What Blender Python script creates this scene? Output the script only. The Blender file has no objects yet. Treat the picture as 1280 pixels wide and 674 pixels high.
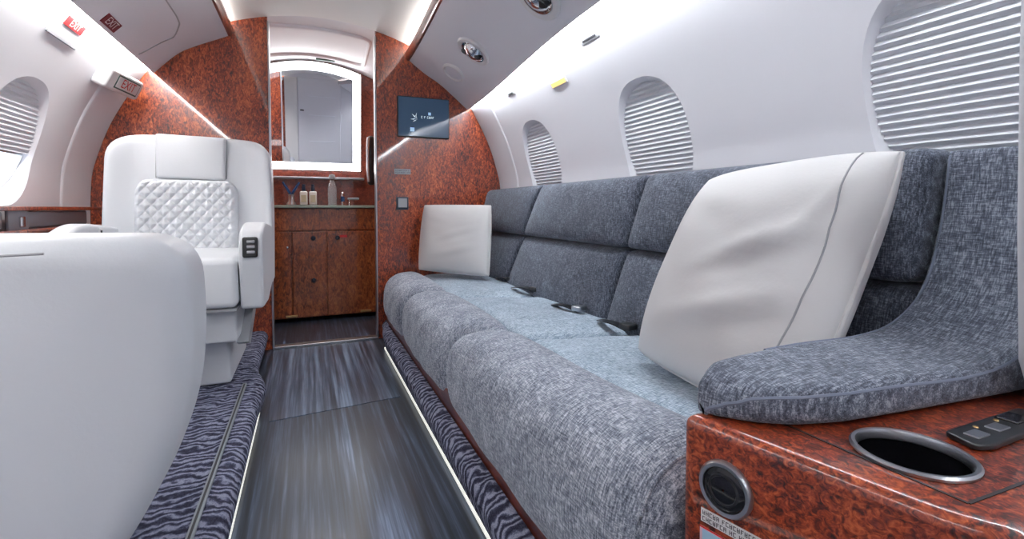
import bpy, bmesh, math, random
from mathutils import Vector, Matrix
from math import sin, cos, pi, radians, atan2, sqrt
random.seed(7)
SC = bpy.context.scene
COL = SC.collection

# ------------------------------------------------------------------ materials
def srgb(r, g, b):
    f = lambda c: (c/255/12.92) if c <= 10 else ((c/255+.055)/1.055)**2.4
    return (f(r), f(g), f(b), 1)

def new_mat(name):
    m = bpy.data.materials.new(name); m.use_nodes = True
    nt = m.node_tree; b = nt.nodes['Principled BSDF']
    return m, nt, b

def plain(name, col, rough=.5, metal=0, coat=0, coat_r=.05, bump=0, bump_scale=200, spec=.5):
    m, nt, b = new_mat(name)
    b.inputs['Base Color'].default_value = col
    b.inputs['Roughness'].default_value = rough
    b.inputs['Metallic'].default_value = metal
    b.inputs['Coat Weight'].default_value = coat
    b.inputs['Coat Roughness'].default_value = coat_r
    b.inputs['Specular IOR Level'].default_value = spec
    if bump:
        tc = nt.nodes.new('ShaderNodeTexCoord'); n = nt.nodes.new('ShaderNodeTexNoise')
        n.inputs['Scale'].default_value = bump_scale; n.inputs['Detail'].default_value = 3
        bp = nt.nodes.new('ShaderNodeBump'); bp.inputs['Strength'].default_value = bump
        bp.inputs['Distance'].default_value = .002
        nt.links.new(tc.outputs['Object'], n.inputs['Vector'])
        nt.links.new(n.outputs['Fac'], bp.inputs['Height']); nt.links.new(bp.outputs['Normal'], b.inputs['Normal'])
    return m

def ramp(nt, stops):
    r = nt.nodes.new('ShaderNodeValToRGB')
    e = r.color_ramp.elements
    e[0].position, e[0].color = stops[0]
    e[1].position, e[1].color = stops[-1]
    for p, c in stops[1:-1]:
        x = e.new(p); x.color = c
    return r

def mapped_noise(nt, scale3, scale, detail=4, dist=0, rough=.55):
    tc = nt.nodes.new('ShaderNodeTexCoord'); mp = nt.nodes.new('ShaderNodeMapping')
    mp.inputs['Scale'].default_value = scale3
    n = nt.nodes.new('ShaderNodeTexNoise')
    n.inputs['Scale'].default_value = scale; n.inputs['Detail'].default_value = detail
    n.inputs['Distortion'].default_value = dist; n.inputs['Roughness'].default_value = rough
    nt.links.new(tc.outputs['Object'], mp.inputs['Vector']); nt.links.new(mp.outputs['Vector'], n.inputs['Vector'])
    return n

def burl(name, stops, coat=1.0, coat_r=.03, s3=(1, 1, .45), scale=95, rough=.35):
    m, nt, b = new_mat(name)
    n1 = mapped_noise(nt, s3, scale, 6, 1.2, .62)
    n2 = mapped_noise(nt, (1, 1, .3), 9, 3, .6)
    mx = nt.nodes.new('ShaderNodeMath'); mx.operation = 'MULTIPLY_ADD'
    mx.inputs[1].default_value = .35; mx.inputs[2].default_value = -.17
    ad = nt.nodes.new('ShaderNodeMath'); ad.operation = 'ADD'
    nt.links.new(n2.outputs['Fac'], mx.inputs[0]); nt.links.new(n1.outputs['Fac'], ad.inputs[0]); nt.links.new(mx.outputs[0], ad.inputs[1])
    r = ramp(nt, stops)
    nt.links.new(ad.outputs[0], r.inputs['Fac']); nt.links.new(r.outputs['Color'], b.inputs['Base Color'])
    b.inputs['Roughness'].default_value = rough
    b.inputs['Coat Weight'].default_value = coat; b.inputs['Coat Roughness'].default_value = coat_r
    return m

M = {}
M['wall'] = plain('wall_liner', (.80, .80, .84, 1), .5, bump=.05, bump_scale=500)
M['ceiling'] = plain('ceiling_liner', (.86, .85, .83, 1), .6)
M['console'] = plain('console_liner', (.86, .87, .92, 1), .45)
M['leather'] = plain('white_leather', (.78, .80, .83, 1), .42, bump=.12, bump_scale=320)
M['leather_back'] = plain('white_leather_shell', (.74, .77, .81, 1), .38, bump=.10, bump_scale=260)
M['pillow'] = plain('pillow_leather', (.77, .76, .75, 1), .5, bump=.10, bump_scale=160)
M['burl'] = burl('red_burl', [(.33, srgb(36, 10, 5)), (.45, srgb(104, 36, 16)), (.55, srgb(150, 62, 30)), (.69, srgb(196, 104, 58))], scale=120, coat_r=.04)
M['burl_console'] = burl('red_burl_console', [(.34, srgb(26, 6, 2)), (.45, srgb(96, 30, 10)), (.55, srgb(146, 56, 24)), (.69, srgb(196, 100, 54))], s3=(1, .8, 1), scale=150)
M['burl_dark'] = burl('brown_burl', [(.30, srgb(60, 26, 14)), (.45, srgb(128, 66, 32)), (.58, srgb(168, 94, 48)), (.75, srgb(196, 122, 66))], scale=70)
M['mahogany'] = burl('mahogany', [(.30, srgb(60, 22, 16)), (.5, srgb(104, 44, 30)), (.72, srgb(140, 66, 46))], s3=(1, .2, 1), scale=60)
M['black'] = plain('black_plastic', (.012, .013, .015, 1), .3)
M['dark'] = plain('dark_gap', (.02, .02, .024, 1), .5)
M['dark_gloss'] = plain('black_gloss', (.006, .006, .008, 1), .12, coat=.6)
M['chrome'] = plain('chrome', (.75, .77, .80, 1), .12, 1)
M['steel'] = plain('brushed_steel', (.55, .57, .60, 1), .3, 1)
M['gold'] = plain('brass', (.75, .55, .25, 1), .3, 1)
M['grey_panel'] = plain('grey_vinyl', (.27, .30, .33, 1), .45)
M['white_plastic'] = plain('white_plastic', (.82, .82, .83, 1), .35)
M['grey_plastic'] = plain('grey_plastic', (.38, .39, .41, 1), .4)
M['label_white'] = plain('label_white', (.80, .80, .80, 1), .5)
M['label_ink'] = plain('label_ink', (.05, .05, .06, 1), .5)
M['red'] = plain('red_ink', srgb(206, 40, 44), .5)
M['maroon'] = plain('maroon_ink', srgb(112, 26, 40), .5)
M['green'] = plain('green_ink', srgb(64, 92, 84), .5)
M['pink'] = plain('pink_label', srgb(226, 190, 200), .5)
M['blue_label'] = plain('pale_blue_label', srgb(170, 205, 226), .5)
M['counter'] = plain('pale_counter', srgb(150, 170, 160), .2, coat=.5)
M['soap'] = plain('soap_bottle', (.80, .80, .78, 1), .3)
M['soap_label'] = plain('soap_label', srgb(196, 186, 160), .5)
M['navy'] = plain('navy_cap', srgb(26, 42, 62), .3)
M['blue_metal'] = plain('blue_metal', srgb(60, 92, 140), .25, .6)

def emis(name, col, s):
    m, nt, b = new_mat(name)
    b.inputs['Base Color'].default_value = (.8, .8, .8, 1)
    b.inputs['Emission Color'].default_value = col; b.inputs['Emission Strength'].default_value = s
    return m
M['led_wall'] = emis('led_cove', (.93, .965, 1, 1), 76)
M['led_wall_warm'] = emis('led_cove_warm', (1, .975, .94, 1), 98)
M['led_ceiling'] = emis('led_upwash', (1, .965, .92, 1), 42)
M['led_floor'] = emis('led_floor', (1, 1, .90, 1), .65)
M['led_mirror'] = emis('led_mirror', (.96, .98, 1, 1), 9)
M['lamp'] = emis('warm_lamp', (1, .66, .22, 1), 1.3)
M['lamp'].node_tree.nodes['Principled BSDF'].inputs['Base Color'].default_value = (.75, .36, .06, 1)
M['screen_mark'] = emis('screen_mark', (.55, .75, .85, 1), .55)
M['screen_blue'] = emis('screen_blue', (.10, .38, .75, 1), .7)
m, nt, b = new_mat('screen'); M['screen'] = m
b.inputs['Base Color'].default_value = (.01, .02, .035, 1); b.inputs['Roughness'].default_value = .08
b.inputs['Emission Color'].default_value = (.028, .06, .11, 1); b.inputs['Emission Strength'].default_value = .7
M['mirror'] = plain('mirror_glass', (.86, .88, .92, 1), .01, 1)
# clear pane: thin glass
m, nt, b = new_mat('clear_pane'); M['glass'] = m
nt.nodes.remove(b)
tr = nt.nodes.new('ShaderNodeBsdfTransparent'); tr.inputs['Color'].default_value = (.95, .97, .98, 1)
gl = nt.nodes.new('ShaderNodeBsdfGlossy'); gl.inputs['Roughness'].default_value = .02
mx = nt.nodes.new('ShaderNodeMixShader')
mx.inputs[0].default_value = .05; nt.links.new(tr.outputs[0], mx.inputs[1]); nt.links.new(gl.outputs[0], mx.inputs[2])
nt.links.new(mx.outputs[0], nt.nodes['Material Output'].inputs['Surface'])
m, nt, b = new_mat('bottle_glass'); M['bottle_glass'] = m
b.inputs['Base Color'].default_value = (.85, .9, .95, 1); b.inputs['Roughness'].default_value = .08
b.inputs['Transmission Weight'].default_value = .75
# pleated shade
m, nt, b = new_mat('pleated_fabric'); M['shade'] = m
b.inputs['Base Color'].default_value = (.74, .76, .80, 1); b.inputs['Roughness'].default_value = .7
b.inputs['Subsurface Weight'].default_value = 0

def tweed(name, dark, mid, light):
    m, nt, b = new_mat(name)
    n1 = mapped_noise(nt, (1, .12, 1), 560, 4, .3, .75)
    n3 = mapped_noise(nt, (.14, 1, .14), 520, 3, .2, .7)
    n2 = mapped_noise(nt, (1, 1, 1), 16, 3, .2)
    av = nt.nodes.new('ShaderNodeMath'); av.operation = 'MULTIPLY_ADD'; av.inputs[1].default_value = .5
    nt.links.new(n3.outputs['Fac'], av.inputs[0]); hf = nt.nodes.new('ShaderNodeMath'); hf.operation = 'MULTIPLY'; hf.inputs[1].default_value = .5
    nt.links.new(n1.outputs['Fac'], hf.inputs[0]); nt.links.new(hf.outputs[0], av.inputs[2])
    mu = nt.nodes.new('ShaderNodeMath'); mu.operation = 'MULTIPLY_ADD'; mu.inputs[1].default_value = .12; mu.inputs[2].default_value = -.06
    ad = nt.nodes.new('ShaderNodeMath'); ad.operation = 'ADD'
    nt.links.new(n2.outputs['Fac'], mu.inputs[0]); nt.links.new(av.outputs[0], ad.inputs[0]); nt.links.new(mu.outputs[0], ad.inputs[1])
    r = ramp(nt, [(.39, dark), (.5, mid), (.62, light)])
    nt.links.new(ad.outputs[0], r.inputs['Fac']); nt.links.new(r.outputs['Color'], b.inputs['Base Color'])
    b.inputs['Roughness'].default_value = .85
    b.inputs['Sheen Weight'].default_value = .25; b.inputs['Sheen Roughness'].default_value = .4
    b.inputs['Sheen Tint'].default_value = (.85, .92, 1, 1)
    bp = nt.nodes.new('ShaderNodeBump'); bp.inputs['Strength'].default_value = .6; bp.inputs['Distance'].default_value = .0015
    nt.links.new(av.outputs[0], bp.inputs['Height']); nt.links.new(bp.outputs['Normal'], b.inputs['Normal'])
    return m
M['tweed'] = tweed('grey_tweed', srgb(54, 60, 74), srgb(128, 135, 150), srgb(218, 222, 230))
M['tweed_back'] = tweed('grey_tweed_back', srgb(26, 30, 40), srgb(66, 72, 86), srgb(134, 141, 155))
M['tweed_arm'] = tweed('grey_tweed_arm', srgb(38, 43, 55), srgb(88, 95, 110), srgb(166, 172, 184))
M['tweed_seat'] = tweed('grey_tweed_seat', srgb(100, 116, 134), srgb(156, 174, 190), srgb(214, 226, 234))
M['piping'] = plain('grey_piping', srgb(120, 128, 146), .8)

# sculpted carpet: wavy stripes across the step
m, nt, b = new_mat('sculpted_carpet'); M['carpet'] = m
tc = nt.nodes.new('ShaderNodeTexCoord')
nz = nt.nodes.new('ShaderNodeTexNoise'); nz.inputs['Scale'].default_value = 26; nz.inputs['Detail'].default_value = 2
vm = nt.nodes.new('ShaderNodeVectorMath'); vm.operation = 'MULTIPLY_ADD'; vm.inputs[1].default_value = (.02, .06, .03)
nt.links.new(tc.outputs['Object'], nz.inputs['Vector']); nt.links.new(nz.outputs['Color'], vm.inputs[0]); nt.links.new(tc.outputs['Object'], vm.inputs[2])
wv = nt.nodes.new('ShaderNodeTexWave'); wv.bands_direction = 'Y'; wv.inputs['Scale'].default_value = 15
wv.inputs['Distortion'].default_value = 2.2; wv.inputs['Detail'].default_value = 2; wv.inputs['Detail Scale'].default_value = 3
nt.links.new(vm.outputs[0], wv.inputs['Vector'])
fz = nt.nodes.new('ShaderNodeTexNoise'); fz.inputs['Scale'].default_value = 420; fz.inputs['Detail'].default_value = 3
nt.links.new(tc.outputs['Object'], fz.inputs['Vector'])
mm = nt.nodes.new('ShaderNodeMath'); mm.operation = 'MULTIPLY_ADD'; mm.inputs[1].default_value = 1.3; mm.inputs[2].default_value = -.65
ad = nt.nodes.new('ShaderNodeMath'); ad.operation = 'ADD'
nt.links.new(fz.outputs['Fac'], mm.inputs[0]); nt.links.new(wv.outputs['Fac'], ad.inputs[0]); nt.links.new(mm.outputs[0], ad.inputs[1])
r = ramp(nt, [(.0, srgb(46, 47, 64)), (.5, srgb(86, 89, 111)), (1.0, srgb(160, 164, 186))])
nt.links.new(ad.outputs[0], r.inputs['Fac']); nt.links.new(r.outputs['Color'], b.inputs['Base Color'])
b.inputs['Roughness'].default_value = .95; b.inputs['Specular IOR Level'].default_value = .1
bp = nt.nodes.new('ShaderNodeBump'); bp.inputs['Strength'].default_value = .7; bp.inputs['Distance'].default_value = .006
nt.links.new(ad.outputs[0], bp.inputs['Height']); nt.links.new(bp.outputs['Normal'], b.inputs['Normal'])

# glossy striped floor
m, nt, b = new_mat('striped_floor'); M['floor'] = m
n1 = mapped_noise(nt, (1, .025, 1), 75, 5, 0, .6)
n2 = mapped_noise(nt, (1, .12, 1), 14, 3, 0, .5)
mm = nt.nodes.new('ShaderNodeMath'); mm.operation = 'MULTIPLY_ADD'; mm.inputs[1].default_value = .5; mm.inputs[2].default_value = -.25
ad = nt.nodes.new('ShaderNodeMath'); ad.operation = 'ADD'
nt.links.new(n2.outputs['Fac'], mm.inputs[0]); nt.links.new(n1.outputs['Fac'], ad.inputs[0]); nt.links.new(mm.outputs[0], ad.inputs[1])
r = ramp(nt, [(.36, srgb(18, 26, 38)), (.5, srgb(36, 48, 64)), (.62, srgb(66, 80, 102)), (.72, srgb(104, 120, 144))])
nt.links.new(ad.outputs[0], r.inputs['Fac']); nt.links.new(r.outputs['Color'], b.inputs['Base Color'])
b.inputs['Roughness'].default_value = .42; b.inputs['Coat Weight'].default_value = .35; b.inputs['Coat Roughness'].default_value = .2

# ------------------------------------------------------------------ mesh builder
class MB:
    def __init__(s): s.v = []; s.f = []; s.sharp = None
    def add(s, verts, faces):
        o = len(s.v); s.v += [Vector(p) for p in verts]; s.f += [[i+o for i in f] for f in faces]
        return s
    def build(s, name, mat, parent=None, smooth=35):
        me = bpy.data.meshes.new(name)
        L = parent['_o'] if parent is not None else (0, 0, 0)
        L = Vector(L)
        me.from_pydata([tuple(p-L) for p in s.v], [], s.f)
        bm = bmesh.new(); bm.from_mesh(me)
        bmesh.ops.remove_doubles(bm, verts=bm.verts, dist=1e-6)
        bmesh.ops.recalc_face_normals(bm, faces=bm.faces)
        for f in bm.faces: f.smooth = True
        a = radians(smooth)
        for e in bm.edges:
            if len(e.link_faces) == 2 and e.calc_face_angle(0) > a: e.smooth = False
        bm.to_mesh(me); bm.free()
        me.materials.append(M[mat])
        o = bpy.data.objects.new(name, me); COL.objects.link(o)
        if name != 'cutter':
            wn_ = o.modifiers.new('wn', 'WEIGHTED_NORMAL'); wn_.keep_sharp = True; wn_.weight = 70
        if parent is not None:
            o.parent = parent
            o['_o'] = list(L)
        else: o['_o'] = [0, 0, 0]
        return o

def thing(name, loc, label, cat, group=None):
    o = bpy.data.objects.new(name, None); COL.objects.link(o); o.location = loc; o.empty_display_size = .05
    o['_o'] = list(loc); o['label'] = label; o['category'] = cat
    if group: o['group'] = group
    return o
def tag(o, label, cat, group=None):
    o['label'] = label; o['category'] = cat
    if group: o['group'] = group
    return o
def struct(o): o['kind'] = 'structure'; return o

def grid_faces(n, m, cn=False, cm=False):
    F = []
    for i in range(n if cn else n-1):
        for j in range(m if cm else m-1):
            a = i*m+j; b = ((i+1) % n)*m+j; c = ((i+1) % n)*m+(j+1) % m; d = i*m+(j+1) % m
            F.append([a, b, c, d])
    return F
def loft(mb, rings, closed=True, caps=True):
    n, m = len(rings), len(rings[0])
    V = [p for r in rings for p in r]
    F = grid_faces(n, m, False, closed)
    if caps and closed:
        F.append(list(range(m))); F.append(list(range((n-1)*m, n*m)))
    return mb.add(V, F)
def samples(h, r, n, k):
    a = [-h + r*(1-cos(pi/2*i/k)) for i in range(k)] if r > 0 else []
    mid = [-(h-r) + 2*(h-r)*i/n for i in range(n+1)]
    return a + mid + [-x for x in reversed(a)]
def rbox(mb, c, size, r=.01, n=(2, 2, 2), k=3, fn=None, rot=None):
    """rounded box; fn(p, u) deforms a local point (u in -1..1)"""
    h = [s/2 for s in size]; r = min(r, min(h)*.999)
    S = [samples(h[i], r, n[i], k) for i in range(3)]
    V = []; F = []; idx = {}
    def vid(p):
        key = tuple(round(x, 7) for x in p)
        if key not in idx:
            q = Vector([max(-(h[i]-r), min(h[i]-r, p[i])) for i in range(3)])
            d = Vector(p)-q
            w = q + d.normalized()*r if d.length > 1e-9 else Vector(p)
            u = Vector([w[i]/h[i] for i in range(3)])
            if fn: w = Vector(fn(w, u))
            if rot is not None: w = rot @ w
            idx[key] = len(V); V.append(Vector(c)+w)
        return idx[key]
    for ax in range(3):
        a, b = [i for i in range(3) if i != ax]
        for sgn in (-1, 1):
            for i in range(len(S[a])-1):
                for j in range(len(S[b])-1):
                    q = []
                    for (x, y) in ((S[a][i], S[b][j]), (S[a][i+1], S[b][j]), (S[a][i+1], S[b][j+1]), (S[a][i], S[b][j+1])):
                        p = [0, 0, 0]; p[ax] = sgn*h[ax]; p[a] = x; p[b] = y; q.append(vid(p))
                    if len(set(q)) > 2: F.append(q)
    return mb.add(V, F)
def box(mb, c, size, r=.002, rot=None): return rbox(mb, c, size, r, (1, 1, 1), 2, None, rot)
def prism(mb, poly, z0, z1, r=.0, k=4, plane='XY'):
    """extruded polygon with a rounded top and bottom edge"""
    n = len(poly)
    def off(d):
        out = []
        for i in range(n):
            p0, p1, p2 = Vector(poly[i-1]), Vector(poly[i]), Vector(poly[(i+1) % n])
            a = (p1-p0).normalized(); b = (p2-p1).normalized()
            na = Vector((a.y, -a.x)); nb = Vector((b.y, -b.x)); m = na+nb
            m = m/max(m.length_squared, 1e-6)*2
            out.append(p1 - m*d*SGN)
        return out
    area = sum(poly[i-1][0]*poly[i][1]-poly[i][0]*poly[i-1][1] for i in range(n))
    SGN = 1 if area > 0 else -1
    rings = []
    def P(p, z): return (p.x, p.y, z) if plane == 'XY' else ((p.x, z, p.y) if plane == 'XZ' else (z, p.x, p.y))
    if r > 0:
        for i in range(k+1):
            t = pi/2*i/k; rings.append([P(q, z0 + r*(1-sin(t))) for q in off(r*(1-cos(t)))][:])
        rings.reverse()
        rr = []
        for i in range(k+1):
            t = pi/2*i/k; rr.append([P(q, z0 + r*(1-cos(t))) for q in off(r*(1-sin(t)))])
        for i in range(k+1):
            t = pi/2*i/k; rr.append([P(q, z1 - r*(1-sin(t))) for q in off(r*(1-cos(t)))])
        rings = rr
    else:
        rings = [[P(Vector(q), z0) for q in poly], [P(Vector(q), z1) for q in poly]]
    return loft(mb, rings)
def lathe(mb, prof, c, axis=Vector((0, 0, 1)), seg=32, sx=1, sy=1, xdir=None, caps=False):
    axis = Vector(axis).normalized()
    x = Vector(xdir) if xdir is not None else (Vector((1, 0, 0)) if abs(axis.x) < .9 else Vector((0, 1, 0)))
    x = (x - axis*x.dot(axis)).normalized(); y = axis.cross(x)
    rings = [[Vector(c)+axis*h + x*(cos(2*pi*i/seg)*max(r, 1e-5)*sx) + y*(sin(2*pi*i/seg)*max(r, 1e-5)*sy) for i in range(seg)] for r, h in prof]
    return loft(mb, rings, True, caps)
def tube(mb, pts, r, seg=8):
    pts = [Vector(p) for p in pts]; rings = []
    up = Vector((0, 0, 1))
    for i, p in enumerate(pts):
        t = (pts[min(i+1, len(pts)-1)]-pts[max(i-1, 0)]).normalized()
        u = up if abs(t.z) < .95 else Vector((1, 0, 0))
        a = t.cross(u).normalized(); b = a.cross(t)
        rr = r[i] if isinstance(r, (list, tuple)) else r
        rings.append([p + a*cos(2*pi*k/seg)*rr + b*sin(2*pi*k/seg)*rr for k in range(seg)])
    return loft(mb, rings)
def catmull(pts, n=8):
    P = [Vector(p) for p in pts]; out = []
    for i in range(len(P)-1):
        a, b, c, d = P[max(i-1, 0)], P[i], P[i+1], P[min(i+2, len(P)-1)]
        for k in range(n):
            t = k/n
            out.append(.5*((2*b)+(c-a)*t+(2*a-5*b+4*c-d)*t*t+(3*b-3*c+d-a)*t**3))
    out.append(P[-1]); return out
def round_poly(poly, radii, k=6):
    n = len(poly); out = []
    for i in range(n):
        p0, p1, p2 = Vector(poly[i-1]), Vector(poly[i]), Vector(poly[(i+1) % n])
        r = radii[i] if isinstance(radii, (list, tuple)) else radii
        if r <= 0: out.append(p1); continue
        a = (p0-p1); b = (p2-p1); r1 = min(r, a.length*.49, b.length*.49)
        A = p1+a.normalized()*r1; B = p1+b.normalized()*r1
        for j in range(k+1):
            t = j/k; out.append((1-t)**2*A+2*t*(1-t)*p1+t*t*B)
    return out
def resample(poly, step):
    out = []
    n = len(poly)
    for i in range(n):
        a, b = Vector(poly[i]), Vector(poly[(i+1) % n]); m = max(1, int((b-a).length/step))
        for j in range(m): out.append(a+(b-a)*j/m)
    return out
def slab(mb, poly, thick, er, fmap, front=0, back=0, rings=8, disp=None, step=.02):
    """padded panel: outline poly in (a,b), depth d from 0 (front) to thick (back); rounded rim, bulging faces; fmap(a,b,d)->xyz"""
    poly = resample(poly, step); n = len(poly)
    c = Vector((sum(p.x for p in poly)/n, sum(p.y for p in poly)/n))
    nor = []
    area = sum(poly[i-1].x*poly[i].y-poly[i].x*poly[i-1].y for i in range(n)); sg = 1 if area > 0 else -1
    for i in range(n):
        t = (poly[(i+1) % n]-poly[i-1]).normalized(); nor.append(Vector((t.y, -t.x))*sg)
    V = []; k = 5
    R = []
    inner = [poly[i]-nor[i]*er for i in range(n)]
    hx = (max(p.x for p in inner)-min(p.x for p in inner))/2; hy = (max(p.y for p in inner)-min(p.y for p in inner))/2
    mx_ = (max(p.x for p in inner)+min(p.x for p in inner))/2; my_ = (max(p.y for p in inner)+min(p.y for p in inner))/2
    def bul(q, s): return max(0, 1-abs((q.x-mx_)/hx)**2.2)*max(0, 1-abs((q.y-my_)/hy)**2.2)*(1-s**12)
    for j in range(1, rings+1):     # front, centre to rim
        s = j/rings; ring = []
        for i in range(n):
            q = c+(inner[i]-c)*s
            d = -front*bul(q, s)
            if disp: d -= disp(q.x, q.y)*(min(1, (1-s)*8) if s > .85 else 1)
            ring.append((q, d))
        R.append(ring)
    for j in range(1, k):
        t = pi/2*j/k
        R.append([(inner[i]+nor[i]*er*sin(t), er*(1-cos(t))) for i in range(n)])
    R.append([(poly[i], er) for i in range(n)])
    R.append([(poly[i], thick-er) for i in range(n)])
    for j in range(k-1, -1, -1):
        t = pi/2*j/k
        R.append([(inner[i]+nor[i]*er*sin(t), thick-er*(1-cos(t))) for i in range(n)])
    for j in range(rings-1, 0, -1):
        s = j/rings
        R.append([(c+(inner[i]-c)*s, thick+back*bul(c+(inner[i]-c)*s, s)) for i in range(n)])
    V = [fmap(q.x, q.y, d) for ring in R for q, d in ring]
    F = grid_faces(len(R), n, False, True)
    d0 = -front*bul(c, 0)-(disp(c.x, c.y) if disp else 0)
    V.append(fmap(c.x, c.y, d0)); V.append(fmap(c.x, c.y, thick+back*bul(c, 0)))
    m = len(V)
    for i in range(n):
        F.append([m-2, (i+1) % n, i]); F.append([m-1, (len(R)-1)*n+i, (len(R)-1)*n+(i+1) % n])
    return mb.add(V, F)
def frame_map(o, x, y, z):
    o, x, y, z = Vector(o), Vector(x).normalized(), Vector(y).normalized(), Vector(z).normalized()
    return lambda a, b, d: o+x*a+y*b+z*d
def text_mesh(mb, body, size, fmap, depth=.0006, align='CENTER'):
    cu = bpy.data.curves.new('txt', 'FONT'); cu.body = body; cu.size = size; cu.align_x = align; cu.align_y = 'CENTER'; cu.resolution_u = 3
    ob = bpy.data.objects.new('txt', cu); COL.objects.link(ob)
    dg = bpy.context.evaluated_depsgraph_get(); me = ob.evaluated_get(dg).to_mesh()
    mb.add([fmap(v.co.x, v.co.y, -depth) for v in me.vertices], [list(p.vertices) for p in me.polygons])
    ob.evaluated_get(dg).to_mesh_clear()
    bpy.data.objects.remove(ob); bpy.data.curves.remove(cu)
    return mb
def glyph_row(mb, fmap, x0, x1, y, h, seed=1, out=.0002):
    """a line of small print too fine to read: strokes grouped in words"""
    rd = random.Random(seed); x = x0; k = 0
    def bar(a0, b0, a1, b1): mb.add([fmap(a0, b0, -out), fmap(a1, b0, -out), fmap(a1, b1, -out), fmap(a0, b1, -out)], [[0, 1, 2, 3]])
    while x < x1-h*.7:
        w = h*.62; t = h*.17
        bar(x, y-h/2, x+t, y+h/2)
        q = rd.random()
        if q < .6: bar(x, y+h/2-t, x+w, y+h/2)
        if q > .3: bar(x, y-t/2, x+w*.8, y+t/2)
        if q < .35 or q > .8: bar(x, y-h/2, x+w, y-h/2+t)
        if q > .55: bar(x+w-t, y-h/2, x+w, y+h/2)
        k += 1; x += w+h*.2+(h*.5 if rd.random() < .2 else 0)
    return mb
def apply_mods(o, tri=False):
    dg = bpy.context.evaluated_depsgraph_get()
    me = bpy.data.meshes.new_from_object(o.evaluated_get(dg)); old = o.data
    o.modifiers.clear(); wn_ = o.modifiers.new('wn', 'WEIGHTED_NORMAL'); wn_.keep_sharp = True; wn_.weight = 70; o.data = me; bpy.data.meshes.remove(old)
    bm = bmesh.new(); bm.from_mesh(me)
    if tri: bmesh.ops.triangulate(bm, faces=bm.faces)
    for f in bm.faces: f.smooth = True
    for e in bm.edges: e.smooth = not (len(e.link_faces) == 2 and e.calc_face_angle(0) > radians(28))
    bm.to_mesh(me); bm.free()
def cut(o, cutters, tri=False):
    for c in cutters:
        md = o.modifiers.new('b', 'BOOLEAN'); md.operation = 'DIFFERENCE'; md.solver = 'EXACT'; md.object = c
    apply_mods(o, tri)
    for c in cutters:
        me = c.data; bpy.data.objects.remove(c); bpy.data.meshes.remove(me)
def copy_tree(o, dx, parent=None):
    c = o.copy(); COL.objects.link(c)
    if parent is not None: c.parent = parent
    else: c.location = Vector(o.location)+Vector(dx)
    for ch in list(o.children): copy_tree(ch, dx, c)
    return c

# ------------------------------------------------------------------ dimensions
CXL = .08                 # centre line of the cabin
YB = 2.36                 # front bulkhead
YR = -1.60                # rear bulkhead
SEC = [(.905, .02), (.94, .25), (.952, .50), (.947, .715), (.929, .819), (.876, .972), (.789, 1.134), (.70, 1.26), (.60, 1.37)]
def sec(side):            # side = +1 right, -1 left
    return [Vector((CXL+side*(x-CXL), z)) for x, z in SEC]

# ------------------------------------------------------------------ camera
cam = bpy.data.cameras.new('camera'); co = bpy.data.objects.new('camera', cam); COL.objects.link(co)
cam.sensor_width = 36; cam.lens = 36*600/1280; cam.shift_x = 0; cam.shift_y = -.04379; cam.clip_start = .01
co.location = (0, 0, .63); co.rotation_euler = (radians(88), 0, radians(-23)); SC.camera = co

# ------------------------------------------------------------------ setting: floor, walls, ceiling
mb = MB(); box(mb, (.08, .65, -.02), (1.9, 5.0, .04), .001); struct(mb.build('floor', 'floor'))

m, nt, b = new_mat('striped_floor_sheen'); M['floor_sheen'] = m  # lighter stripes: the far floor's brighter reflection is put into the colour
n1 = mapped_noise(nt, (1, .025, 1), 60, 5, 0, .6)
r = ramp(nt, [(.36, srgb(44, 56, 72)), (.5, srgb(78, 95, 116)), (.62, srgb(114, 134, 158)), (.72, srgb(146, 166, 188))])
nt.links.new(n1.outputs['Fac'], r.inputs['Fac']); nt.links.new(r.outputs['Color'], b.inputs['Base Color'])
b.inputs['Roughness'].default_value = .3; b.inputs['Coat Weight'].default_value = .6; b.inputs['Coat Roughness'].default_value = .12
mb = MB(); prism(mb, [(-.115, 1.56), (.275, 1.60), (.275, 2.335), (-.15, 2.335)], .0002, .0016); struct(mb.build('floor_sheen_panel', 'floor_sheen'))  # thin sheet carrying the painted reflection

def win_frame(side, yc):
    # centre, up tangent, outward normal
    t = Vector((-.071*side, 0, .257)).normalized(); n = Vector((.964*side, 0, .266))
    return Vector((CXL+side*(.9285-CXL), yc, .825)), t, n.normalized()
def oval(a, b, n=48, e=2.35):
    out = []
    for i in range(n):
        th = 2*pi*i/n; c, s = cos(th), sin(th)
        out.append((a*math.copysign(abs(c)**(2/e), c), b*math.copysign(abs(s)**(2/e), s)))
    return out
WA, WB = .135, .165
WIN = {1: [1.85, 1.13, .41], -1: [1.80, 1.08]}
def make_wall(side, name):
    pts = catmull([(p.x, 0, p.y) for p in sec(side)], 6)
    ys = [YR+(YB-YR)*i/24 for i in range(25)]
    out = [Vector((p.x+side*.035, 0, p.z+.012)) for p in pts]
    rings = [[(p.x, y, p.z) for p in pts]+[(p.x, y, p.z) for p in reversed(out)] for y in ys]
    mb = MB(); loft(mb, rings); w = mb.build(name, 'wall', None, 30); struct(w)
    cs = []
    for yc in WIN[side]:
        c, t, n = win_frame(side, yc); mb = MB(); rr = []
        for d, s in ((-.06, .034), (-.012, .018), (.002, .008), (.012, .002), (.02, 0), (.08, 0)):
            rr.append([c+Vector((0, 1, 0))*a+t*b+n*d for a, b in oval(WA+s, WB+s)])
        loft(mb, rr); cs.append(mb.build('cutter', 'wall'))
    cut(w, cs)
    return w
make_wall(1, 'wall_right'); make_wall(-1, 'wall_left')

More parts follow.
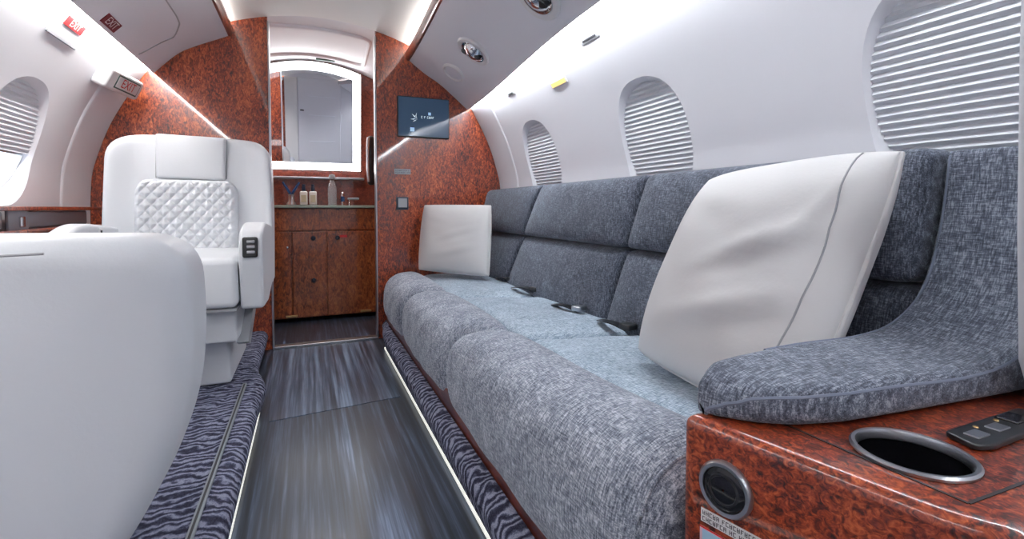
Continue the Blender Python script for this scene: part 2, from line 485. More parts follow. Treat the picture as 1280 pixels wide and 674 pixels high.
def pleat(mb, c, t, n, a, b, b_lo, pitch=.0135, amp=.0026, d0=.010):
    Y = Vector((0, 1, 0)); rows = []
    nb = int((b-b_lo)/pitch*2); e = 2.35
    for i in range(nb+1):
        bb = b-(b-b_lo)*i/nb
        w = a*max(0, 1-min(1, abs(bb)/b)**e)**(1/e); w = max(w, .012)
        d = d0+(amp if i % 2 else -amp)
        rows.append([c+Y*(w*(2*j/10-1))+t*bb+n*d for j in range(11)])
    m = len(rows); rows2 = [[p+n*.003 for p in r] for r in rows]
    V = [p for r in rows for p in r]+[p for r in rows2 for p in r]
    F = grid_faces(m, 11)+[[i+m*11 for i in reversed(f)] for f in grid_faces(m, 11)]
    mb.add(V, F)
wn = 0
for side in (-1, 1):
    for yc in WIN[side]:
        wn += 1
        c, t, n = win_frame(side, yc); Y = Vector((0, 1, 0))
        mb = MB(); ov_o = oval(WA+.018, WB+.018); ov_i = oval(WA-.002, WB-.002)
        rr = []
        for d, q in ((.018, ov_i), (.018, ov_o), (.050, ov_o), (.050, ov_i)):
            rr.append([c+Y*a+t*b+n*d for a, b in q])
        rr.append(rr[0]); loft(mb, rr, True, False)
        fr_ = struct(mb.build('window_%d' % wn, 'white_plastic'))
        mb = MB()
        loft(mb, [[c+Y*a+t*b+n*d for a, b in oval(WA+.005, WB+.005)] for d in (.040, .046)]); mb.build('window_pane', 'glass', fr_)
        mb = MB(); lo = -WB if side > 0 else -.035
        pleat(mb, c, t, n, WA+.003, WB+.003, lo)
        sh = mb.build('pleated_shade', 'shade', fr_, 15)
        if side < 0:
            mb = MB(); bx = Matrix((( 0, n.x, t.x), (1, n.y, t.y), (0, n.z, t.z)))
            box(mb, c+t*-.038+n*.026, (2*WA*.98, .014, .010), .002, bx); mb.build('shade_rail', 'steel', sh)

# inner trim band of the liner beside the front bulkhead
for side, nm in ((-1, 'trim_1'), (1, 'trim_2')):
    pts = catmull([(p.x, 0, p.y) for p in sec(side)[:8]], 6)
    rings = []
    for y, o in ((2.14, .000), (2.15, .007), (2.34, .014), (2.358, .012), (2.358, -.002), (2.14, -.002)):
        rings.append([(p.x-side*o, y, p.z-o*.3) for p in pts])
    mb = MB(); V = [p for r_ in rings for p in r_]
    mb.add(V, grid_faces(6, len(pts), True, False)); struct(mb.build(nm, 'wall'))

# ceiling
def ceil_z(x): return 1.487-.5*(x-CXL)**2
xs = [CXL-.52+1.04*i/20 for i in range(21)]
mb = MB(); loft(mb, [[(x, y, ceil_z(x)) for x in xs]+[(x, y, ceil_z(x)+.03) for x in reversed(xs)] for y in (YR, 0, YB-.001)])
struct(mb.build('ceiling', 'ceiling'))

# front bulkhead, two veneered halves with the doorway between
mb = MB(); prism(mb, [(-.83, 0), (-.153, 0), (-.153, 1.48), (-.60, 1.48), (-.83, 1.0)], YB, YB+.035, .004, 2, 'XZ'); struct(mb.build('wall_front_left', 'burl'))
mb = MB(); prism(mb, [(.303, 0), (.985, 0), (.985, 1.0), (.76, 1.48), (.303, 1.48)], YB, YB+.035, .004, 2, 'XZ'); struct(mb.build('wall_front_right', 'burl'))
mb = MB()
for x in (-.150, .300): box(mb, (x, YB+.018, .72), (.007, .046, 1.44), .002)
struct(mb.build('trim_3', 'steel'))
mb = MB(); box(mb, (.075, YB+.02, .004), (.456, .045, .012), .003); struct(mb.build('trim_4', 'steel'))

# galley recess behind the doorway
mb = MB(); box(mb, (-.46, 2.70, .78), (.02, .62, 1.56), .001); struct(mb.build('wall_galley_left', 'burl_dark'))
mb = MB(); box(mb, (.397, 2.70, .78), (.02, .62, 1.56), .001); struct(mb.build('wall_galley_right', 'burl_dark'))
mb = MB(); box(mb, (-.03, 3.02, .80), (.92, .03, 1.60), .001); struct(mb.build('wall_galley_front', 'mahogany'))
def gz(x, f): return (1.505+(1.462-1.505)*f)-(.25+.35*f)*(x-.05)**2
gx = [-.45+.84*i/20 for i in range(21)]
mb = MB(); loft(mb, [[(x, y, gz(x, f)) for x in gx]+[(x, y, 1.60) for x in reversed(gx)] for y, f in ((2.397, 0), (2.55, .3), (2.75, .7), (3.0, 1))])
gc = struct(mb.build('ceiling_galley', 'wall'))
mb = MB()          # raised rim of the moulded recess
path = [(-.40, .18), (.30, .18), (.30, .82), (-.40, .82)]
path = [Vector((p.x, p.y)) for p in resample(round_poly(path, .08, 6), .03)]
tube(mb, [(p.x, 2.42+.55*p.y, gz(p.x, p.y)-.004) for p in path+[path[0]]], .012, 8); mb.build('moulded_rim', 'wall', gc)

# rear bulkhead with its door (seen only in the mirror)
mb = MB(); box(mb, (.08, YR-.02, .76), (1.78, .04, 1.52), .001); struct(mb.build('wall_rear', 'wall'))
mb = MB(); box(mb, (-.45, YR+.006, .72), (.34, .02, 1.40), .005); struct(mb.build('trim_6', 'burl'))
mb = MB(); box(mb, (.17, YR+.008, .72), (.56, .03, 1.40), .006); dr = struct(mb.build('door_1', 'wall'))
mb = MB()
for z in (.55, .92, 1.18): box(mb, (.20, YR+.025, z), (.36, .006, .012), .002)
mb.build('moulding', 'console', dr)
mb = MB(); box(mb, (-.06, YR+.03, .98), (.05, .02, .018), .004); mb.build('door_handle', 'black', dr)
mb = MB(); box(mb, (-.20, YR+.006, .72), (.16, .02, 1.40), .005); struct(mb.build('trim_5', 'ceiling'))

# ------------------------------------------------------------------ carpeted steps along the aisle
def nose_step(name, edge, inner, z, mat, lean, label):
    """edge: [(x,y)] along the aisle; the tread runs from it to x=inner; rounded carpeted nosing"""
    mb = MB(); s = 1 if inner > edge[0][0] else -1
    r = .03; rings = []
    for x, y in edge:
        row = [(x+s*.030, y, .0), (x+s*.030, y, .020), (x+s*.008, y, .022)]
        for i in range(9):
            t = pi*(.5-.25)*0+pi/2*i/8
            row.append((x+s*(lean+r*(1-cos(t))), y, z-r+r*sin(t)))
        row += [(inner, y, z), (inner, y, 0)]
        rings.append(row)
    loft(mb, rings)
    return tag(mb.build(name, mat), label, 'carpet')
le = [(-.135, y) for y in (-1.55, -.5, .4, .9, 1.3, 1.55)]+[(-.128, 1.66), (-.140, 1.74), (-.162, 1.82), (-.170, 1.92), (-.170, 2.1), (-.170, 2.355)]
carpet_l = nose_step('carpeted_step', le, -.745, .09, 'carpet', .0, 'dark sculpted wavy carpet on the raised step under the white seats, left of the aisle')
ri = [(.293, y) for y in (-1.55, -.5, .3, .8, 1.3, 1.8, 2.1)]+[(.300, 2.2), (.315, 2.30), (.32, 2.355)]
carpet_r = nose_step('carpeted_step', ri, .334, .09, 'carpet', .0, 'narrow sculpted wavy carpet edge in front of the grey sofa, right of the aisle')
# seat track let into the left step
mb = MB(); box(mb, (-.185, .2, .0930), (.012, 2.9, .006), .0015)
trk = mb.build('seat_track', 'grey_panel'); tag(trk, 'thin dark seat rail let into the carpet of the left step', 'rail')
mb = MB(); box(mb, (-.185, .2, .0960), (.004, 2.88, .002), .0005); mb.build('rail_slot', 'dark', trk)
# floor light strips
for x, sg, lab in ((-.135, -1, 'glowing light strip at floor level under the left carpeted step'), (.293, 1, 'glowing light strip at floor level under the right carpeted step')):
    t = thing('floor_light_strip', (x, .2, 0), lab, 'light strip', 'aisle floor light strips')
    y1 = 1.62 if sg < 0 else 2.15
    mb = MB(); box(mb, (x+sg*.0115, (y1-1.5)/2, .012), (.008, y1+1.5, .010), .002); mb.build('light_tube', 'led_floor', t)
    mb = MB(); box(mb, (x+sg*.0205, (y1-1.5)/2, .010), (.010, y1+1.5, .018), .002); mb.build('channel', 'steel', t)

# ------------------------------------------------------------------ overhead consoles
CR_F = [(.455, 1.352), (.465, 1.338), (.533, 1.289), (.621, 1.236), (.742, 1.138), (.752, 1.130), (.760, 1.138)]
CR_N = [(.425, 1.385), (.437, 1.372), (.510, 1.322), (.596, 1.268), (.694, 1.176), (.704, 1.168), (.714, 1.176)]
CL_F = [(-.295, 1.366), (-.305, 1.353), (-.417, 1.298), (-.482, 1.257), (-.556, 1.180), (-.564, 1.172), (-.569, 1.180)]
def cons_sec(side, y):
    if side > 0:
        f = min(1, max(0, (YB-y)/1.3)); f = f*f*(3-2*f)
        pts = [(a[0]+(b_[0]-a[0])*f, a[1]+(b_[1]-a[1])*f) for a, b_ in zip(CR_F, CR_N)]
    else: pts = CL_F
    return catmull([(x, y, z) for x, z in pts], 6)
def cons_point(side, y, t):
    """point, unit tangent (outboard), inward normal of the console's lower face at fraction t"""
    p = cons_sec(side, y)[6:-12]; i = t*(len(p)-1); k = min(int(i), len(p)-2); q = p[k]+(p[k+1]-p[k])*(i-k)
    tg = (p[k+1]-p[k]).normalized(); nr = Vector((tg.z*side, 0, -tg.x*side))
    if nr.z > 0: nr = -nr
    return q, tg, nr
def make_console(side, label):
    ys = [YR+.01+(YB-.004-YR-.01)*i/30 for i in range(31)]
    mb = MB(); rings = []
    for y in ys:
        p = cons_sec(side, y)
        e = p[-1]; s = p[0]
        back = [Vector((e.x-side*.015, y, e.z+.05)), Vector((e.x-side*.08, y, e.z+.13)), Vector((s.x+side*.06, y, s.z+.005))]
        rings.append(list(p)+back)
    loft(mb, rings)
    t = thing('overhead_console', (CXL+side*.5, .3, 1.2), label, 'overhead console')
    mb.build('console_body', 'console', t, 40)
    # wooden edge strip
    mb = MB(); rings = []
    for y in ys:
        s = cons_sec(side, y)[0]
        rings.append([(s.x-side*.004, y, s.z-.012), (s.x-side*.010, y, s.z-.002), (s.x-side*.012, y, s.z+.030), (s.x-side*.006, y, s.z+.036), (s.x+side*.004, y, s.z+.034), (s.x+side*.006, y, s.z-.010)])
    loft(mb, rings); mb.build('wooden_edge', 'mahogany', t, 50)
    # light bars: one lights the wall, one the ceiling
    mb = MB(); rings = []
    for y in ys:
        e = cons_sec(side, y)[-1]
        x, z = e.x+side*.004, e.z+.004
        rings.append([(x, y, z), (x+side*.010, y, z-.004), (x+side*.012, y, z+.006), (x+side*.002, y, z+.010)])
    loft(mb, rings); mb.build('wall_light_bar', 'led_wall' if side > 0 else 'led_wall_warm', t)
    mb = MB(); rings = []
    for y in ys:
        s = cons_sec(side, y)[0]; x, z = s.x+side*.018, s.z+.020
        rings.append([(x, y, z), (x+side*.012, y, z), (x+side*.012, y, z+.006), (x, y, z+.006)])
    loft(mb, rings); mb.build('ceiling_light_bar', 'led_ceiling', t)
    return t
con_r = make_console(1, 'pale overhead console above the grey sofa, with round air vents and wooden edge')
con_l = make_console(-1, 'pale overhead console above the white seats, with a seamed door and wooden edge')
# panel door groove on the left console
def on_cons(side, y, t, lift=.0008):
    q, tg, nr = cons_point(side, y, t); return q+nr*lift
mb = MB()
pth = [(2.13, .985), (2.155, .84), (2.185, .62), (2.175, .50), (2.11, .37), (2.05, .33), (1.88, .32), (1.2, .31)]
pp = catmull([(a, b_, 0) for a, b_ in pth], 8)
tube(mb, [on_cons(-1, p.x, p.y, .0006) for p in pp], .0026, 6); mb.build('door_seam', 'grey_plastic', con_l)

# vents on the right console
def vent(y, t, r, name):
    q, tg, nr = cons_point(1, y, t)
    mb = MB(); lathe(mb, [(r*1.12, -.001), (r*1.12, .005), (r*1.04, .011), (r*.82, .010), (r*.76, -.004)], q, nr, 40); T = mb.build(name, 'white_plastic', con_r)
    T['label'] = 'chrome air vent in a pale round bezel'
    mb = MB(); lathe(mb, [(r*.79, .001), (r*.77, .010), (r*.70, .009), (r*.66, .001)], q, nr, 40); mb.build('chrome_ring', 'chrome', T)
    mb = MB(); lathe(mb, [(r*.70, .0006), (r*.66, .008), (r*.52, .020), (r*.28, .029), (.0001, .032)], q, nr, 32); mb.build('vent_ball', 'chrome', T)
    yv = nr.cross(tg)
    for a in (.7, 3.7):
        d = (tg*cos(a)+yv*sin(a))
        mb = MB(); lathe(mb, [(r*.30, .010), (r*.30, .0235), (r*.24, .0268), (.0001, .0272)], q+d*r*.40, nr, 20, 1, .62, d)
        mb.build('vent_opening', 'black', T)
    return T
vent(1.270, .74, .074, 'air_vent')
vent(1.820, .66, .066, 'air_vent')
q, tg, nr = cons_point(1, 2.12, .65)
mb = MB(); lathe(mb, [(.042, -.001), (.040, .006), (.036, .011), (.033, .010), (.031, .0015)], q, nr, 40, 1.35, 1.75, tg); T = mb.build('oval_cover', 'white_plastic', con_r)
mb = MB(); lathe(mb, [(.0315, .0005), (.029, .0045), (.024, .0055), (.0001, .0055)], q, nr, 40, 1.35, 1.75, tg); mb.build('cover_plate', 'console', T)

# ------------------------------------------------------------------ wall fittings, placards
def wall_point(side, y, z):
    p = catmull([(v.x, 0, v.y) for v in sec(side)], 10)
    k = min(range(len(p)-1), key=lambda i: abs((p[i].z+p[i+1].z)/2-z))
    f = (z-p[k].z)/(p[k+1].z-p[k].z); q = p[k]+(p[k+1]-p[k])*f
    up = (p[k+1]-p[k]).normalized(); nr = Vector((-up.z*side, 0, up.x*side)); 
    if nr.x*side > 0: nr = -nr
    return Vector((q.x, y, q.z)), up, nr
def wall_plate(name, side, y, z, w, h, mat, label, cat, thick=.0035):
    q, up, nr = wall_point(side, y, z); R = Matrix(((0, up.x, nr.x), (1, up.y, nr.y), (0, up.z, nr.z)))
    T = thing(name, q, label, cat); mb = MB(); box(mb, q+nr*thick*.4, (w, h, thick), .002, R); mb.build('plate', mat, T)
    return T, q, up, nr, R
T, q, up, nr, R = wall_plate('wall_lamp', 1, 1.515, 1.074, .110, .022, 'white_plastic', 'small glowing amber lamp on the white wall above the sofa', 'lamp')
mb = MB(); box(mb, q+nr*.003, (.095, .016, .004), .001, R); mb.build('lens', 'lamp', T)
T, q, up, nr, R = wall_plate('wall_socket', 1, 1.254, 1.140, .095, .018, 'grey_plastic', 'grey slotted plate high on the white wall nearest the bright cove', 'plate')
mb = MB(); box(mb, q+nr*.003, (.07, .006, .003), .0008, R); mb.build('slot', 'dark', T)
T, q, up, nr, R = wall_plate('wall_clip', 1, 1.895, 1.116, .070, .014, 'grey_plastic', 'tiny dark grey clip on the white wall beneath the console end', 'clip')
mb = MB(); box(mb, q+nr*.003, (.04, .006, .003), .0008, R); mb.build('slot', 'dark', T)
# left wall: handle lip + EXIT placards
T, q, up, nr, R = wall_plate('pull_handle', -1, 1.78, 1.116, .18, .014, 'wall', 'long white recessed pull with a dark lower lip on the left wall', 'handle', .004)
mb = MB(); box(mb, q-up*.008+nr*.002, (.17, .004, .005), .001, R); mb.build('lip', 'grey_panel', T)
def placard(side_pt, right, up, nr, w, h, mat, ink, body, size, name, label):
    T = thing(name, side_pt, label, 'placard')
    R = Matrix(((right.x, up.x, nr.x), (right.y, up.y, nr.y), (right.z, up.z, nr.z)))
    mb = MB(); box(mb, side_pt+nr*.001, (w, h, .003), .0006, R); mb.build('plate', mat, T)
    mb = MB(); text_mesh(mb, body, size, frame_map(side_pt+nr*.0025, right, up, -nr)); mb.build('lettering', ink, T)
    return T
q, up, nr = wall_point(-1, 1.79, 1.157)
placard(q, Vector((0, 1, 0)), up, nr, .105, .028, 'red', 'label_white', 'EXIT', .030, 'exit_placard', 'bright red EXIT placard on the white left wall')
q, tg, nr = cons_point(-1, 1.84, .93)
placard(q, Vector((0, 1, 0)), -tg, nr, .105, .034, 'maroon', 'label_white', 'EXIT', .036, 'exit_placard', 'dark maroon EXIT placard on the grey left console')
# boxed exit sign on the wall by the bulkhead
c0 = Vector((-.625, 2.17, 1.085)); rgt = Vector((.13, .99, 0)).normalized(); up = Vector((.42, -.055, .9)); up = (up-rgt*up.dot(rgt)).normalized(); nr = rgt.cross(up)
if nr.x < 0: nr = -nr
R = Matrix(((rgt.x, up.x, nr.x), (rgt.y, up.y, nr.y), (rgt.z, up.z, nr.z)))
T = thing('exit_sign', c0, 'white boxed EXIT sign with red letters where the left wall meets the bulkhead', 'sign')
mb = MB(); rbox(mb, c0, (.235, .075, .05), .014, (2, 1, 1), 4, None, R); mb.build('housing', 'white_plastic', T)
mb = MB(); box(mb, c0+nr*.0255+rgt*.012, (.155, .050, .002), .0006, R); mb.build('face_border', 'green', T)
mb = MB(); box(mb, c0+nr*.0265+rgt*.012, (.145, .040, .002), .0006, R); mb.build('face', 'label_white', T)
mb = MB(); text_mesh(mb, 'EXIT', .046, frame_map(c0+nr*.0278+rgt*.012, rgt, up, -nr)); mb.build('lettering', 'red', T)

# bulkhead fittings: screen, thermostat, placard, small dots
T = thing('wall_screen', (.528, YB-.006, 1.07), 'dark blue display screen set in the wooden bulkhead above the small pillow', 'screen')
mb = MB(); box(mb, (.528, YB-.006, 1.072), (.256, .016, .196), .004); mb.build('bezel', 'black', T)
mb = MB(); box(mb, (.528, YB-.0145, 1.072), (.246, .002, .186), .0008); mb.build('display', 'screen', T)
fm = frame_map((.528, YB-.0158, 1.072), (1, 0, 0), (0, 0, 1), (0, 1, 0))
mb = MB()
def blade(mb, pts): mb.add([fm(a, b_, 0) for a, b_ in pts], [list(range(len(pts)))])
blade(mb, [(-.060, .014), (-.046, .006), (-.040, -.004), (-.050, .000)])
blade(mb, [(-.036, .022), (-.042, .006), (-.034, -.014), (-.038, .004)])
blade(mb, [(-.066, -.012), (-.052, -.014), (-.038, -.006), (-.050, -.008)])
blade(mb, [(-.056, -.024), (-.044, -.020), (-.036, -.012), (-.046, -.016)])
mb.build('emblem', 'screen_mark', T)
mb = MB(); glyph_row(mb, fm, -.014, .058, .001, .011, 4); mb.build('caption', 'screen_mark', T)
mb = MB(); blade(mb, [(.021, .012), (.034, .012), (.034, .026), (.021, .026)]); mb.build('screen_icon', 'screen_blue', T)
mb = MB(); blade(mb, [(-.068, -.071), (-.048, -.071), (-.048, -.052), (-.068, -.052)])
mb.build('screen_icon', 'screen_blue', T)
T = thing('thermostat', (.422, YB-.004, .652), 'small square pale thermostat with a dark frame on the right bulkhead', 'thermostat')
mb = MB(); box(mb, (.422, YB-.004, .652), (.058, .012, .062), .003); mb.build('frame', 'navy', T)
mb = MB(); box(mb, (.422, YB-.011, .654), (.042, .004, .044), .001); mb.build('display', 'grey_plastic', T)
T = thing('bulkhead_placard', (.424, YB, .806), 'narrow pale grey lettered placard below the screen on the bulkhead', 'placard')
mb = MB(); box(mb, (.424, YB-.001, .806), (.078, .003, .026), .0008); mb.build('plate', 'grey_plastic', T)
mb = MB()
for k in range(2):
    glyph_row(mb, frame_map((.424, YB-.0028, .811-.010*k), (1, 0, 0), (0, 0, 1), (0, 1, 0)), -.034, .034, 0, .0065, 8+k)
mb.build('lettering', 'label_ink', T)

# ------------------------------------------------------------------ sofa on the right
sofa = thing('sofa', (.62, 1.35, .09), 'long low three-seat sofa in grey blue tweed along the right wall', 'sofa')
mb = MB(); box(mb, (.58, 1.365, .0705), (.486, 1.92, .139), .004); mb.build('plinth', 'mahogany', sofa)
def lin(a, b_): return lambda x: a+(b_-a)*(x-.335)/.155
seams = [lambda x: .408, lin(1.225, 1.11), lin(1.845, 1.715), lambda x: 2.335]
ROLL = [(.352, .118), (.332, .135), (.322, .175), (.321, .225), (.330, .268), (.352, .300), (.386, .319), (.425, .325), (.456, .323), (.476, .312), (.486, .288), (.488, .20), (.480, .125), (.42, .118)]
def roll_seg(k):
    prof = catmull([(x, 0, z) for x, z in ROLL]+[(ROLL[0][0], 0, ROLL[0][1])], 4)[:-1]
    n = len(prof); nor = []
    for i in range(n):
        t = (prof[(i+1) % n]-prof[i-1]).normalized(); nor.append(Vector((-t.z, 0, t.x)))
    cen = Vector((.41, 0, .21))
    if (prof[4]-cen).dot(nor[4]) < 0: nor = [-q for q in nor]
    r = .050; st = []
    for j in range(7): a = pi/2*j/6; st.append((r*(1-cos(a)), r*(1-sin(a)), 0))
    for j in range(1, 20): st.append((j/20, 0, 1))
    r2 = .050
    for j in range(6, -1, -1): a = pi/2*j/6; st.append((r2*(1-cos(a)), r2*(1-sin(a)), 2))
    mb = MB(); rings = []
    for d, ins, md in st:
        ring = []
        for i, p in enumerate(prof):
            A, B = seams[k](p.x)+.003, seams[k+1](p.x)-.003
            if md == 0: y = A+d*1.5
            elif md == 2: y = B-d*1.5
            else: y = A+1.5*r+(B-1.5*r2-A-1.5*r)*d
            v = (y-A)/(B-A)
            q = p-nor[i]*ins+nor[i]*.010*sin(pi*min(1, max(0, v)))**.6
            w = .0022*sin(23*v+5*q.z*9)*sin(pi*v) if q.x < .44 else 0
            ring.append((q.x, y, q.z)if not w else (q.x-w, y, q.z+w*.4))
        if k == 0: ring = [(a_, b_, c_+.034*max(0, 1-(b_-.41)/.42)**2*max(0, (c_-.16)/.16)) for a_, b_, c_ in ring]
        rings.append(ring)
    loft(mb, rings)
    ro = mb.build('seat_front_roll', 'tweed', sofa, 50)
    if k == 0:
        mb = MB(); rr_ = rings[3]; tube(mb, [(q[0]-.0, q[1]-.001, q[2]) for q in rr_[:44]], .0026, 6); mb.build('piping', 'tweed', ro)
for k in range(3): roll_seg(k)
pads = [lin(.425, .425), lin(1.225, 1.10), lin(1.845, 1.715), lin(2.335, 2.335)]
def padseam(k, x):
    if k == 0: return .425
    if k == 3: return 2.335
    b0 = (1.105, 1.02) if k == 1 else (1.71, 1.59)
    return b0[0]+(b0[1]-b0[0])*min(1, (x-.49)/.21)
for k in range(3):
    mb = MB()
    def fn(p, u, k=k):
        x = .664+p.x; v = (u.y+1)/2
        A, B = padseam(k, x), padseam(k+1, x)
        y = A+.004+(B-A-.008)*v
        z = .255+p.z+(.016*(1-abs(u.x)**2.5)*(1-abs(u.y)**4) if p.z > 0 else 0)
        if k == 0 and p.z > 0: z += .004*sin(22*x+5*y)*(1-u.x**2)+.026*max(0, 1-(y-.41)/.42)**2
        if k == 0 and u.x < 0: x += .022*(-u.x)*(4*(v-.5)**2-.6)
        return (x, y, z)
    rbox(mb, (0, 0, 0), (.326, .6, .095), .026, (14, 18, 1), 4, fn)
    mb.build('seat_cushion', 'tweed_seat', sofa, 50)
# back cushions: lower and upper row
def bseam(k, z):
    t = (z-.30)/.42
    return (.412, 1.155-.085*t, 1.90-.19*t, 2.335)[k]
for k in range(3):
    for row, (z0, z1) in enumerate(((.285, .513), (.517, .722))):
        mb = MB(); h = z1-z0
        def fn(p, u, k=k, z0=z0, z1=z1, row=row, h=h):
            v = (u.y+1)/2; zz = (z0+z1)/2+p.z
            A, B = bseam(k, zz), bseam(k+1, zz)
            y = A+.003+(B-A-.006)*v
            edge = (1-abs(u.y)**6)*(1-abs(u.z)**3)
            lean = .772+(zz-.30)*.21-(.010 if row else 0)
            x = lean+.041+p.x-(.020*edge if p.x < 0 else 0)
            return (x, y, zz)
        rbox(mb, (0, 0, 0), (.082, .6, h), .020, (1, 18, 10), 4, fn)
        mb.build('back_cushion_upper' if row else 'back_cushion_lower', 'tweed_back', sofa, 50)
# arm: sweeps from the aisle end along the end table and up the wall
arm_top = catmull([(.386, 0, .424), (.390, 0, .440), (.400, 0, .452), (.43, 0, .462), (.55, 0, .465), (.68, 0, .463), (.76, 0, .478), (.825, 0, .525), (.858, 0, .61), (.873, 0, .70), (.879, 0, .715)], 5)
mb = MB(); rings = []
YN = [(.385, .388), (.392, .365), (.402, .350), (.42, .333), (.45, .316), (.50, .303), (.60, .292), (.76, .277), (.90, .268)]
YF = [(.385, .392), (.392, .400), (.42, .408), (.95, .410)]
def interp(T, x):
    for (x0, y0), (x1, y1) in zip(T, T[1:]):
        if x <= x1: return y0+(y1-y0)*max(0, (x-x0)/(x1-x0))
    return T[-1][1]
for i, p in enumerate(arm_top):
    q0, q1 = arm_top[max(i-1, 0)], arm_top[min(i+1, len(arm_top)-1)]
    t = (q1-q0).normalized(); f = min(1, max(0, (p.x-.83)/.06))
    nn = (Vector((0, 0, -1))*(1-f)+Vector((t.z, 0, -t.x))*f).normalized()
    th = (p.z-.4112)*(1-f)+.046*f if f < 1 else .046
    yn, yf = interp(YN, p.x), interp(YF, p.x)
    er = min(.014, th*.35, (yf-yn)*.4); ring = []
    for (yy, dd, a0) in ((yn, 0, 0), (yf, 0, 1), (yf, th, 2), (yn, th, 3)):
        for j in range(5):
            a = pi/2*j/4
            if a0 == 0: off = (er*(1-cos(a)), er*(1-sin(a)))
            elif a0 == 1: off = (-er*(1-sin(a)), er*(1-cos(a)))
            elif a0 == 2: off = (-er*(1-cos(a)), -er*(1-sin(a)))
            else: off = (er*(1-sin(a)), -er*(1-cos(a)))
            pt = p+nn*(dd+off[1]); yv_ = yy+off[0]
            sl = .014*(1-(yv_-yn)/(yf-yn+1e-6)) if dd == 0 else 0      # the top dips towards its front edge
            ring.append((pt.x, yv_, pt.z-sl*(1-f)))
    rings.append(ring)
loft(mb, rings); arm = mb.build('armrest', 'tweed_back', sofa, 50)
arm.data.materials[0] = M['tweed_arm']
mb = MB(); tube(mb, [(rings[i][1][0], rings[i][1][1]+.002, rings[i][1][2]+.001) for i in range(2, len(rings))], .0022, 6); mb.build('piping', 'piping', arm)
mb = MB(); tube(mb, [(rings[i][7][0], rings[i][7][1]-.002, rings[i][7][2]+.001) for i in range(18, len(rings))], .0022, 6); mb.build('piping', 'piping', arm)
# seat belts lying in the crease
def belt(x, y, ang, flip):
    R = Matrix.Rotation(ang, 3, 'Z'); mb = MB()
    pts = [Vector((.00, -.0, .0)), Vector((-.012, .035, .012)), Vector((-.006, .075, .010)), Vector((.02, .12, .0))]
    P = [Vector((x, y, .318))+R @ p for p in catmull(pts, 4)]
    side = R @ Vector((1, 0, 0)); rr = []
    for p in P: rr.append([p-side*.013, p+side*.013, p+side*.013+Vector((0, 0, .003)), p-side*.013+Vector((0, 0, .003))])
    loft(mb, rr); b_ = mb.build('seat_belt', 'black', sofa)
    mb = MB(); box(mb, P[1]+Vector((0, -.012, .010)), (.034, .036, .016), .005, R); bk = mb.build('buckle', 'steel' if flip else 'black', b_)
belt(.790, 1.86, .3, 0); belt(.772, 1.60, .5, 0); belt(.745, 1.24, .35, 1); belt(.745, 1.00, .2, 0)

# ------------------------------------------------------------------ pillows
def pillow(name, BL, BR, TR, TL, thick, label, mat, convex=0, wrinkle=.004, seed=0):
    BL, BR, TR, TL = map(Vector, (BL, BR, TR, TL))
    nrm = ((BR-BL).cross(TL-BL)).normalized()
    T = thing(name, (BL+BR)/2, label, 'pillow')
    mb = MB(); N = 44; V = []; F = []
    rnd = random.Random(seed); ph = [rnd.random()*6 for _ in range(6)]
    def P(u, v, s):
        # outline drawn in slightly between the corners
        if convex:
            uu = u*sqrt(1-convex*v**4); vv = v*sqrt(1-convex*u**4)
        else:
            uu = u*(1-.05*(1-v*v)); vv = v*(1-.05*(1-u*u))
        a, b_ = (uu+1)/2, (vv+1)/2
        q = BL*(1-a)*(1-b_)+BR*a*(1-b_)+TR*a*b_+TL*(1-a)*b_
        t = thick/2*((1-abs(u)**2.6)**.55)*((1-abs(v)**2.6)**.55)+.006
        fold = 0
        for (fu, fv, ang, ln, wd, am) in ((.35, .15, .35, .45, .07, 1.0), (.45, -.30, .30, .40, .08, .8), (.05, -.45, .2, .5, .09, .6), (.70, .45, 1.2, .3, .06, .7), (-.3, .55, -.3, .4, .09, .4)):
            du, dv = u-fu, v-fv; al = du*cos(ang)+dv*sin(ang); ac = -du*sin(ang)+dv*cos(ang)
            fold += am*math.exp(-(al/ln)**2)*(math.exp(-(ac/wd)**2)-.8*math.exp(-((ac+1.6*wd)/(1.3*wd))**2))
        w = wrinkle*.8*fold*(1-u**4)*(1-v**4)+wrinkle*.35*(sin(7*u+4*v+ph[0])*sin(3*v+ph[1])+.6*sin(13*v-6*u+ph[2])*max(0, u))*(1-u*u)*(1-v*v)
        return q+nrm*s*(t+w)
    G = [-1+2*i/N for i in range(N+1)]; G = [math.copysign(abs(sin(g*pi/2)), g) for g in G]
    for s in (1, -1):
        o = len(V); V += [P(u, v, s) for u in G for v in G]
        F += [[o+i for i in f] for f in grid_faces(N+1, N+1)]
    n1 = (N+1)**2
    rim = [i*(N+1) for i in range(N+1)]+[N*(N+1)+j for j in range(1, N+1)]+[i*(N+1)+N for i in range(N-1, -1, -1)]+[j for j in range(N-1, 0, -1)]
    for i in range(len(rim)):
        a, b_ = rim[i], rim[(i+1) % len(rim)]; F.append([a, b_, b_+n1, a+n1])
    mb.add(V, F); cov = mb.build('cover', mat, T, 60)
    if convex > .05:
        mb = MB(); tube(mb, [P(.80+.05*cos(3*v), v, 1) for v in [-.97+1.94*i/30 for i in range(31)]], .0016, 6); mb.build('seam', 'grey_plastic', cov)
    mb = MB(); tube(mb, [V[i]*.5+V[i+n1]*.5 for i in rim]+[V[rim[0]]*.5+V[rim[0]+n1]*.5], .0042, 6); mb.build('piping', mat, T, 60)
    return T
pillow('pillow', (.618, .80, .335), (.580, .420, .330), (.800, .415, .718), (.760, .752, .692), .14, 'large pale grey leather pillow in the near corner of the grey sofa', 'pillow', .09, seed=3, wrinkle=.010)
